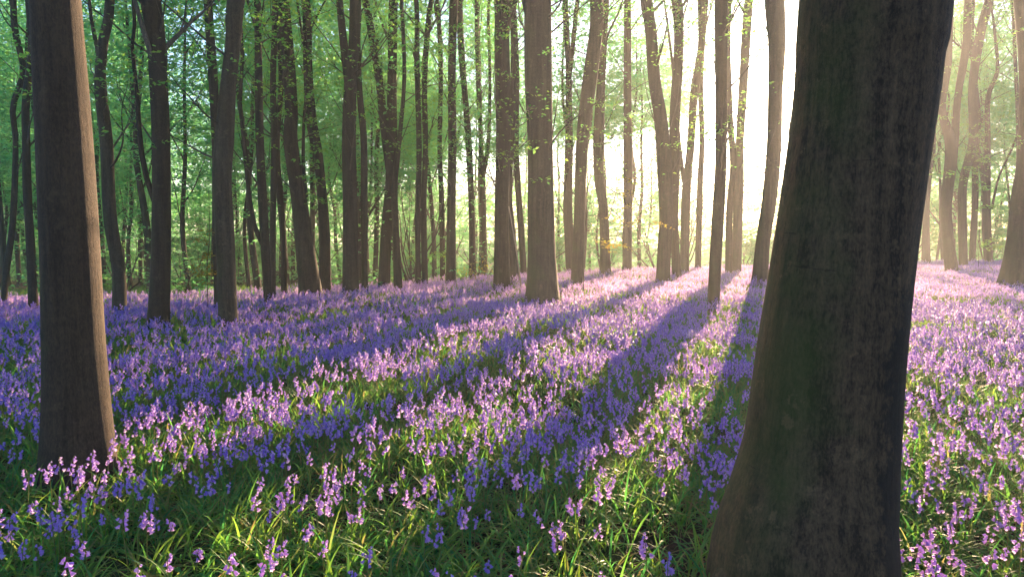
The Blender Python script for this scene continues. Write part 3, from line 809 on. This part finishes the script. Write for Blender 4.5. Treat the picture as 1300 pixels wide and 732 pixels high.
def bell_petalled():
    """Detailed bell: six separate recurved tips."""
    seg = 12
    rings = [(0.0, .0012), (-.003, .0042), (-.009, .0057), (-.0145, .0063)]
    V = []; Qd = []; Tr = []
    for (z, r) in rings:
        for k in range(seg):
            a = 2 * math.pi * k / seg; rr = r * (1 + .08 * math.cos(6 * a))
            V.append((math.cos(a) * rr, math.sin(a) * rr, z))
    for i in range(len(rings) - 1):
        for k in range(seg):
            Qd.append((i * seg + k, i * seg + (k + 1) % seg, (i + 1) * seg + (k + 1) % seg, (i + 1) * seg + k))
    b = (len(rings) - 1) * seg
    for p in range(6):
        a = 2 * math.pi * (2 * p + 1) / seg
        n0 = len(V)
        w = 2 * math.pi / seg * .75
        V += [(math.cos(a - w) * .0088, math.sin(a - w) * .0088, -.0185), (math.cos(a + w) * .0088, math.sin(a + w) * .0088, -.0185), (math.cos(a) * .0132, math.sin(a) * .0132, -.0175)]
        Qd.append((b + 2 * p, b + (2 * p + 2) % seg, n0 + 1, n0)); Qd.append((b + 2 * p, b + 2 * p + 1, b + (2 * p + 2) % seg, n0 + 1)) if False else None
        Tr.append((n0, n0 + 1, n0 + 2))
    return np.array(V), np.array(Qd), np.array(Tr)


def strap_leaf(length, width, bend, seg=5, lean=0.35):
    """A strap leaf arching outwards along +X from the origin."""
    V = []; s = length / seg; x = z = 0.0; a = math.pi / 2 - lean
    for i in range(seg + 1):
        f = i / seg
        w = width * (0.75 + .5 * math.sin(math.pi * min(f * 1.1, 1)) - .0) * (1 - f ** 4) / 1.2 + .0006
        V += [(x, -w / 2, z + w * .18), (x, 0, z), (x, w / 2, z + w * .18)]
        x += s * math.cos(a); z += s * math.sin(a); a -= bend / seg
    Qd = []
    for i in range(seg):
        b = i * 3
        Qd += [(b, b + 3, b + 4, b + 1), (b + 1, b + 4, b + 5, b + 2)]
    return np.array(V), np.array(Qd)


def flat_leaf(length, width, bend, seg=3, lean=.35):
    V = []; s = length / seg; x = z = 0.0; a = math.pi / 2 - lean
    for i in range(seg + 1):
        f = i / seg; w = width * (1 - f ** 3) + .0005
        V += [(x, -w / 2, z), (x, w / 2, z)]
        x += s * math.cos(a); z += s * math.sin(a); a -= bend / seg
    return np.array(V), np.array([(2 * i, 2 * i + 2, 2 * i + 3, 2 * i + 1) for i in range(seg)])


def rotz(a):
    c, s = math.cos(a), math.sin(a); return np.array([[c, -s, 0], [s, c, 0], [0, 0, 1]])


def roty(a):
    c, s = math.cos(a), math.sin(a); return np.array([[c, 0, s], [0, 1, 0], [-s, 0, c]])


class Plant:
    """The plan of one bluebell: stem path, bell placements, leaf placements."""
    def __init__(s, rng, h=None, nb=None):
        s.h = h or rng.uniform(.27, .40)
        nod = rng.uniform(.5, 1.25); lean = rng.normal(0, .07)
        pts = []; x = z = 0.0; n = 14; a = math.pi / 2 - lean
        for i in range(n + 1):
            pts.append((x, 0, z)); f = i / n
            x += s.h / n * math.cos(a); z += s.h / n * math.sin(a)
            if f > .68: a -= nod / (n * .32)
        s.stem = np.array(pts)
        s.nb = nb + 3 if nb else int(rng.integers(8, 15))
        s.bells = []
        for k in range(s.nb):
            f = .75 + .25 * (k + .3) / s.nb
            p = np.array([np.interp(f * n, range(n + 1), s.stem[:, c]) for c in range(3)])
            az = rng.normal(0, 1.3)
            out = rng.uniform(.008, .020) * (1 - .45 * k / s.nb)
            q = p + np.array([math.cos(az) * out, math.sin(az) * out, .002])
            tilt = rng.uniform(.35, 1.0) * (1 - .25 * k / s.nb)
            sc = rng.uniform(.78, 1.06) * (1 - .42 * (k / s.nb) ** 2)
            s.bells.append((p, q, az, tilt, sc))
        s.leaves = [(rng.random() * 6.28, rng.uniform(.16, .30), rng.uniform(.008, .014), rng.uniform(.7, 2.0), rng.uniform(.15, .7)) for _ in range(int(rng.integers(4, 7)))]


def bell_matrix(az, tilt, sc):
    return rotz(az) @ roty(-tilt) * sc


def plant_arrays(pl, lod):
    """lod 0/1: full bells; 2: small cones; 3: far flecks."""
    m = MB()
    if lod <= 1:
        S = pl.stem if lod == 0 else pl.stem[::2]
        m.add(*tube(S, np.linspace(.0028, .0012, len(S)), 5 if lod == 0 else 3), m=1)
    else:
        a = pl.stem[0]; b = pl.stem[-3]; w = .0022 if lod == 2 else .003
        m.add(np.array([a + [0, w, 0], a - [0, w, 0], b - [0, w, 0], b + [0, w, 0]]), [[0, 1, 2, 3]], m=1)
    bells = pl.bells if lod < 3 else pl.bells[::2]
    for (p, q, az, tilt, sc) in bells:
        M3 = bell_matrix(az, tilt, sc)
        if lod == 0:
            V, Q, Tt = bell_petalled(); m.add(V @ M3.T + q, Q, Tt, m=0)
        elif lod == 1:
            V, Q = bell(5, 1); m.add(V @ M3.T + q, Q, m=0)
        elif lod == 2:
            k = 1.3
            V = np.array([(0, 0, 0), (.0105, 0, -.020), (0, .0105, -.021), (-.0105, 0, -.020), (0, -.0105, -.021)]) * k
            m.add(V @ M3.T + q, None, [[0, 1, 2], [0, 2, 3], [0, 3, 4], [0, 4, 1]], m=0)
        else:
            V = np.array([(0, 0, 0.004), (.016, .004, -.026), (-.016, .004, -.026), (.004, .016, -.026), (.004, -.016, -.026)])
            m.add(V @ M3.T + q, None, [[0, 1, 2], [0, 3, 4]], m=0)
    lv = pl.leaves if lod < 2 else (pl.leaves[:4] if lod == 2 else pl.leaves[:2])
    for (az, ln, w, bd, le) in lv:
        V, Q = strap_leaf(ln, w, bd, 6, le) if lod == 0 else (flat_leaf(ln, w, bd, 4, le) if lod == 1 else flat_leaf(ln, w * 1.2, bd, 2, le))
        m.add(V @ rotz(az).T, Q, m=2)
    return m.arrays()


def scatter(mb, temps, pos, yaw, scl, pick):
    """Real copies of the template arrays, merged into the builder."""
    for k, (v, q, t, qm, tm) in enumerate(temps):
        I = np.nonzero(pick == k)[0]
        if not len(I): continue
        c = np.cos(yaw[I]) * scl[I]; s = np.sin(yaw[I]) * scl[I]
        W = np.empty((len(I), len(v), 3), np.float32)
        W[:, :, 0] = c[:, None] * v[None, :, 0] - s[:, None] * v[None, :, 1] + pos[I, None, 0]
        W[:, :, 1] = s[:, None] * v[None, :, 0] + c[:, None] * v[None, :, 1] + pos[I, None, 1]
        W[:, :, 2] = scl[I, None] * v[None, :, 2] + pos[I, None, 2]
        off = (np.arange(len(I)) * len(v))[:, None, None]
        n0 = mb.n
        mb.v.append(W.reshape(-1, 3)); mb.n += len(I) * len(v)
        if len(q):
            mb.q.append((q[None] + off).reshape(-1, 4) + n0); mb.qm.append(np.tile(qm, len(I)))
        if len(t):
            mb.t.append((t[None] + off).reshape(-1, 3) + n0); mb.tm.append(np.tile(tm, len(I)))


def fnoise(x, y, s, seed=0.0):
    out = np.empty(len(x))
    for i in range(len(x)):
        out[i] = mnoise.noise((x[i] * s + seed, y[i] * s - seed, seed * .37))
    return out


rb = np.random.default_rng(31)


def field_points(n, d0, d1, tmax):
    D = np.sqrt(rb.uniform(d0 * d0, d1 * d1, n)); t = rb.uniform(-tmax, tmax, n)
    return D * t, D


def clear_of_trees(x, y, pad=0.02):
    ok = np.ones(len(x), bool)
    for (a, b, r) in TREES:
        ok &= (x - a) ** 2 + (y - b) ** 2 > (r + pad) ** 2
    return ok


def density(x, y):
    base = np.interp(y, [2.4, 3.3, 3.9, 4.6, 5.6, 7.5, 10, 20, 34], [18, 32, 54, 72, 84, 90, 94, 105, 100])
    cl = fnoise(x, y, .9, 3.1) * 1.1 + fnoise(x, y, 2.7, 8.2) * .8
    near = np.interp(y, [3, 7, 12, 18], [1.2, 1.15, .85, .5])
    # bare leafy strip by the big trunk's foot
    bare = np.exp(-(((x - .72) / .38) ** 2 + ((y - 3.75) / .55) ** 2))
    return base * np.clip(1 + cl * near, .12, 2.0) * (1 - .85 * bare)


tm_ = 0.93
area = tm_ * (34 ** 2 - 2.4 ** 2)
rho = 190
n = int(area * rho)
x, y = field_points(n, 2.4, 34, tm_)
ok = (y < edge_dist(x, y) + np.where(x / y < -.1, 5.0, 1.5) * rb.random(len(x)) ** .4) & clear_of_trees(x, y)
x, y = x[ok], y[ok]
ok = rb.random(len(x)) < density(x, y) / rho
x, y = x[ok], y[ok]
z = ground_z(x, y)
pos = np.stack([x, y, z], -1)
yaw = rb.random(len(x)) * 6.283
yaw = np.where(rb.random(len(x)) < .5, yaw, rb.normal(.9, .9, len(x)))
scl = rb.uniform(.78, 1.16, len(x))


def to_px(P):
    q = P - np.array([0, 0, CAM_Z])
    dep = q @ FW
    return 650 + F * (q @ RT) / dep, 366 - F * (q @ UP) / dep, dep


# which are the 300 that show largest: the nearest whose flower head is inside the frame and not behind the two close trunks
u, v, dep = to_px(pos + np.array([0, 0, .26]))
inside = (u > -4) & (u < 1304) & (v < 740) & (v > 280)
hid = ((u > 925) & (u < 1140) & (dep > 2.75)) | ((u > 55) & (u < 142) & (dep > 4.0) & (v < 600))
order = np.argsort(np.where(inside & ~hid, dep, 1e6))
placed = []        # bluebells placed one by one where the photograph has them: (column, row of the flower head, height, bells, label, turn)
SPECIAL = [
    (908, 716, .30, 6, 'single bluebell nodding against the mossy foot of the huge trunk', 2.6),
    (252, 703, .20, 10, 'short pink bluebell spike standing alone low among the leaves', .3),
    (620, 722, .20, 5, 'pale pink bluebell with one large open flower low at the front', 2.0),
    (92, 592, .40, 9, 'tall bluebell in the bunch that crosses the thick grey trunk, first', .4),
    (117, 585, .42, 9, 'tallest bluebell of the bunch that crosses the thick grey trunk', .9),
    (140, 582, .42, 6, 'slim bluebell crossing the sunlit edge of the thick grey trunk', 1.2),
    (16, 578, .36, 5, 'lone upright bluebell in the shade beside the thick grey trunk', 2.9),
    (93, 668, .30, 9, 'full-headed blue bluebell in shadow below the thick grey trunk', .1),
    (48, 700, .26, 4, 'small blue bluebell with few flowers in the dark front corner', 1.1),
    (733, 645, .34, 9, 'curved bluebell arching by the bare leaf-litter patch', .2),
    (683, 655, .34, 5, 'bluebell on a bright backlit stem beside the tuft of yellow-green leaves', 3.0),
    (385, 640, .33, 9, 'round-headed violet bluebell above the shaded leaves, alone on its stem', .6),
]
n_ind = 300
ind = list(order[:n_ind - len(SPECIAL)])
rest = np.ones(len(x), bool); rest[ind] = False

# individual bluebells --- prototypes with their parts
PET = [M_petal]
meshes_bell = []
V, Q, Tt = bell_petalled()
for k in range(4):
    m = MB(); m.add(V * [1 + .06 * k, 1, 1 + .05 * (k % 2)], Q, Tt); meshes_bell.append(m.mesh('bell', M_petal))
meshes_leaf = []
for k in range(7):
    V, Q = strap_leaf(rb.uniform(.17, .30), rb.uniform(.008, .014), rb.uniform(.7, 2.0), 6, rb.uniform(.15, .7)); m = MB(); m.add(V, Q); meshes_leaf.append(m.mesh('leaf', M_strap))


def bluebell_proto(pl):
    """A bluebell with its parts: stem, leaves, flowers (each a mesh of its own)."""
    root = bpy.data.objects.new('bluebell', None); root.empty_display_size = .05
    m = MB(); m.add(*tube(pl.stem, np.linspace(.0030, .0013, len(pl.stem)), 6))
    for (p, q, az, tilt, sc) in pl.bells:
        m.add(*tube(np.array([p, (p + q) / 2 + [0, 0, .002], q]), [.0009, .0008, .0008], 4))
    st = bpy.data.objects.new('stem', m.mesh('stem', M_stem)); st.parent = root
    parts = [st]
    for (p, q, az, tilt, sc) in pl.bells:
        o = bpy.data.objects.new('flower', random.choice(meshes_bell)); o.parent = root
        M4 = Matrix([list(r) + [0] for r in bell_matrix(az, tilt, sc)] + [[0, 0, 0, 1]]); M4.translation = Vector(q)
        o.matrix_basis = M4; parts.append(o)
    for (az, ln, w, bd, le) in pl.leaves[:4]:
        o = bpy.data.objects.new('leaf', random.choice(meshes_leaf)); o.parent = root
        o.rotation_euler = (0, 0, az); o.scale = (ln / .24,) * 3; parts.append(o)
    return root, parts


def bluebell_whole(pl):
    v, q, t, qm, tm = plant_arrays(pl, 0)
    m = MB(); m.v = [v]; m.q = [q]; m.t = [t]; m.qm = [qm]; m.tm = [tm]; m.n = len(v)
    return m.mesh('bluebell', [M_petal, M_stem, M_strap])


plans = [Plant(rb) for _ in range(10)]
protos = [bluebell_proto(pl) for pl in plans]
wholes = [bluebell_whole(pl) for pl in plans]


def copy_plant(proto, loc, rz, sc):
    root, parts = proto
    r = root.copy(); COL.objects.link(r); r.location = loc; r.rotation_euler = (0, 0, rz); r.scale = (sc,) * 3
    for p in parts:
        c = p.copy(); COL.objects.link(c); c.parent = r
    return r


def bluebell_label(uu, vv):
    """Groups of look-alikes by where they stand."""
    if uu < 180: return ('blue bluebell in the dim leafy shade around the thick grey trunk', 'bluebells in the shade round the thick grey trunk')
    if uu < 420: return ('violet bluebell with drooping bells in the leafy front, between grey trunk and middle', 'bluebells of the leafy front near the grey trunk')
    if uu < 640: return ('violet bluebell with drooping bells in the middle of the leafy front', 'bluebells in the middle of the leafy front')
    if uu < 930: return ('violet bluebell with drooping bells between the leafy front and the huge trunk', 'bluebells beside the huge trunk on its open side')
    return ('blue bluebell in the green shade beyond the huge trunk, at the right', 'bluebells in the shade right of the huge trunk')


n_full = 112
for i, k in enumerate(ind):
    lab, grp = bluebell_label(u[k], v[k])
    j = int(rb.integers(len(plans)))
    if i < n_full:
        o = copy_plant(protos[j], pos[k], yaw[k], scl[k])
    else:
        o = link('bluebell', wholes[j]); o.location = pos[k]; o.rotation_euler = (0, 0, yaw[k]); o.scale = (scl[k],) * 3
    tag(o, lab, 'flower', grp)
for (uu, vv, h, nb, lab, turn) in SPECIAL:
    pl = Plant(rb, h, nb)
    D = base_depth(uu, vv, h * .86)
    p, _t = unproj(uu, vv, D)
    if uu == 908: p[1] = 2.42; p[0] = unproj(uu, vv, 2.42)[0][0]
    r, parts = bluebell_proto(pl)
    COL.objects.link(r)
    for q in parts: COL.objects.link(q)
    off = pl.stem[-2][0]
    r.location = (p[0] - off * math.cos(turn), p[1] - off * math.sin(turn), float(ground_z(p[0], p[1]))); r.rotation_euler = (0, 0, turn)
    tag(r, lab, 'flower', 'single bluebells that stand out')

# the carpet: everything beyond those
mb = MB()
tplans = [Plant(rb) for _ in range(9)]
for lod, d0, d1 in ((1, 0, 7.5), (2, 7.5, 14), (3, 14, 99)):
    temps = [plant_arrays(pl, lod) for pl in tplans]
    I = np.nonzero(rest & (y >= d0) & (y < d1))[0]
    scatter(mb, temps, pos[I], yaw[I], scl[I], rb.integers(0, len(temps), len(I)))
carpet = link('bluebell_carpet', mb.mesh('bluebell_carpet', [M_petal, M_stem, M_strap]))
tag(carpet, 'dense carpet of violet bluebells spreading away under the trees', 'flowers', kind='stuff')

# leaves without flowers, blades of grass
def rosette(rng, n, lo, hi, w, lod):
    m = MB()
    for _ in range(n):
        a = rng.random() * 6.28; ln = rng.uniform(lo, hi)
        V, Q = (strap_leaf(ln, w * rng.uniform(.7, 1.2), rng.uniform(.6, 2.9), 6, rng.uniform(.1, 1.0)) if lod == 0 else flat_leaf(ln, w * rng.uniform(.8, 1.3), rng.uniform(.6, 2.0), 3, rng.uniform(.1, .8)))
        V = V @ rotz(a).T + [rng.normal(0, .02), rng.normal(0, .02), 0]
        m.add(V, Q)
    return m.arrays()


mb = MB()
for lod, d0, d1, rho in ((0, 2.2, 6.0, 170), (1, 6.0, 11.0, 110), (1, 11, 34, 40)):
    n = int(tm_ * (d1 * d1 - d0 * d0) * rho)
    gx, gy = field_points(n, d0, d1, tm_)
    beyond = np.where(gx / gy < 0, 14, 3)
    bare = np.exp(-(((gx - .72) / .30) ** 2 + ((gy - 3.45) / .40) ** 2))
    ok = (gy < edge_dist(gx, gy) + beyond) & clear_of_trees(gx, gy, 0) & (rb.random(n) > .9 * bare) & (fnoise(gx, gy, 1.6, 5.5) + rb.normal(0, .2, n) > -.42)
    gx, gy = gx[ok], gy[ok]
    temps = [rosette(rb, 7, .14, .34, .0125, lod) for _ in range(10)] + [rosette(rb, 8, .10, .22, .0045, lod) for _ in range(2)]
    scatter(mb, temps, np.stack([gx, gy, ground_z(gx, gy)], -1), rb.random(len(gx)) * 6.28, rb.uniform(.7, 1.2, len(gx)), rb.integers(0, len(temps), len(gx)))
gr = link('undergrowth', mb.mesh('undergrowth', [M_strap])); tag(gr, 'glossy green strap leaves and grass between the bluebells', 'leaves', kind='stuff')

# dead leaves on the soil
n = 9000
gx, gy = field_points(n, 2.2, 12, tm_)
S = rb.uniform(.035, .07, n); a = rb.random(n) * 6.28
d = np.stack([np.cos(a), np.sin(a), rb.normal(.1, .25, n)], -1); d /= np.linalg.norm(d, axis=1)[:, None]
upv = np.stack([rb.normal(0, .3, n), rb.normal(0, .3, n), np.ones(n)], -1)
s = np.cross(d, upv); s /= np.linalg.norm(s, axis=1)[:, None]; nn = np.cross(s, d)
P = np.stack([gx, gy, ground_z(gx, gy) + rb.uniform(.004, .022, n)], -1)
w = S * .32; mid = P + d * (S * .5)[:, None]
V = np.stack([P, mid + s * w[:, None] + nn * (w * .5)[:, None], P + d * S[:, None], mid, mid - s * w[:, None] + nn * (w * .5)[:, None]], 1).reshape(-1, 3)
b = np.arange(n)[:, None] * 5
mb = MB(); mb.add(V, None, np.concatenate([b + [0, 1, 3], b + [1, 2, 3], b + [2, 4, 3], b + [4, 0, 3]]))
lt = link('leaf_litter', mb.mesh('leaf_litter', M_litter, smooth=False)); tag(lt, 'brown curled dead leaves on the soil between the plants', 'dead leaves', kind='stuff')

# ------------------------------------------------------------------ haze
HAZE = 0.0019
bpy.context.view_layer.update()
TOP = max((o.matrix_world @ Vector(c)).z for o in scene.objects if o.type == 'MESH' for c in o.bound_box) + 0.4
print('TOP', TOP)
m = MB()
hx, hy0, hy1, z0, z1 = 195, -195, 195, -8.0, TOP
V = [(-hx, hy0, z0), (hx, hy0, z0), (hx, hy1, z0), (-hx, hy1, z0), (-hx, hy0, z1), (hx, hy0, z1), (hx, hy1, z1), (-hx, hy1, z1)]
m.add(V, [(3, 2, 1, 0), (4, 5, 6, 7), (0, 1, 5, 4), (1, 2, 6, 5), (2, 3, 7, 6), (3, 0, 4, 7)])
M_haze, nt, out = new_mat('morning_haze')
pv = N(nt, 'ShaderNodeVolumePrincipled')
pv.inputs['Color'].default_value = (0.92, 0.92, 0.95, 1)
pv.inputs['Density'].default_value = HAZE
pv.inputs['Anisotropy'].default_value = 0.55
nt.links.new(pv.outputs[0], out.inputs['Volume'])
hz = link('haze', m.mesh('haze', M_haze, smooth=False)); tag(hz, 'thin morning haze filling the wood', 'haze', kind='stuff')

# ------------------------------------------------------------------ light
W = bpy.data.worlds.new('World'); scene.world = W; W.use_nodes = True
nt = W.node_tree; nt.nodes.clear(); L = nt.links.new
out = nt.nodes.new('ShaderNodeOutputWorld')
sky = nt.nodes.new('ShaderNodeTexSky'); sky.sky_type = 'NISHITA'; sky.sun_disc = False
el = math.asin(SUN[2]); az = math.atan2(SUN[0], SUN[1])
sky.sun_elevation = el; sky.sun_rotation = az
sky.air_density = 1.0; sky.dust_density = 1.0; sky.ozone_density = 4.0
bg = nt.nodes.new('ShaderNodeBackground'); bg.inputs['Strength'].default_value = 0.08
L(sky.outputs[0], bg.inputs['Color'])
# hazy aureole round the sun itself
tc = nt.nodes.new('ShaderNodeTexCoord')
dt = N(nt, 'ShaderNodeVectorMath', operation='DOT_PRODUCT'); dt.inputs[1].default_value = tuple(SUN); L(tc.outputs['Generated'], dt.inputs[0])
mx0 = N(nt, 'ShaderNodeMath', operation='MAXIMUM'); mx0.inputs[1].default_value = 0; L(dt.outputs['Value'], mx0.inputs[0])
p1 = N(nt, 'ShaderNodeMath', operation='POWER'); p1.inputs[1].default_value = 120; L(mx0.outputs[0], p1.inputs[0])
p2 = N(nt, 'ShaderNodeMath', operation='POWER'); p2.inputs[1].default_value = 5000; L(mx0.outputs[0], p2.inputs[0])
s1 = N(nt, 'ShaderNodeMath', operation='MULTIPLY'); s1.inputs[1].default_value = 1.0; L(p1.outputs[0], s1.inputs[0])
s2 = N(nt, 'ShaderNodeMath', operation='MULTIPLY_ADD'); s2.inputs[1].default_value = 40.0; L(p2.outputs[0], s2.inputs[0]); L(s1.outputs[0], s2.inputs[2])
bg2 = nt.nodes.new('ShaderNodeBackground'); bg2.inputs['Color'].default_value = (1, .74, .40, 1); L(s2.outputs[0], bg2.inputs['Strength'])
ad = nt.nodes.new('ShaderNodeAddShader'); L(bg.outputs[0], ad.inputs[0]); L(bg2.outputs[0], ad.inputs[1]); L(ad.outputs[0], out.inputs['Surface'])

sl = bpy.data.lights.new('sun', 'SUN'); sl.energy = 5.0; sl.angle = R(0.53); sl.color = (1.0, 0.68, 0.40)
so = bpy.data.objects.new('sun', sl); COL.objects.link(so)
so.rotation_euler = Vector(SUN).to_track_quat('Z', 'Y').to_euler()
so.location = (20, 45, 30)

# ------------------------------------------------------------------ camera and render
cam = bpy.data.cameras.new('camera'); cam.sensor_width = 36; cam.lens = F / 1300 * 36; cam.clip_end = 2000; cam.clip_start = .05
co = bpy.data.objects.new('camera', cam); COL.objects.link(co)
co.location = (0, 0, CAM_Z); co.rotation_euler = (math.pi / 2 - PITCH, 0, 0)
scene.camera = co
vs = scene.view_settings
vs.view_transform = 'Standard'; vs.look = 'None'; vs.gamma = 1.0; vs.exposure = 2.55
scene.cycles.max_bounces = 9; scene.cycles.diffuse_bounces = 6; scene.cycles.transmission_bounces = 4; scene.cycles.transparent_max_bounces = 4
scene.cycles.volume_bounces = 1; scene.cycles.glossy_bounces = 2
scene.cycles.use_denoising = True
scene.cycles.sample_clamp_indirect = 6.0
scene.cycles.use_adaptive_sampling = True; scene.cycles.adaptive_threshold = 0.015
print('BLUEBELLS', len(x), 'TREES', len(TREES))
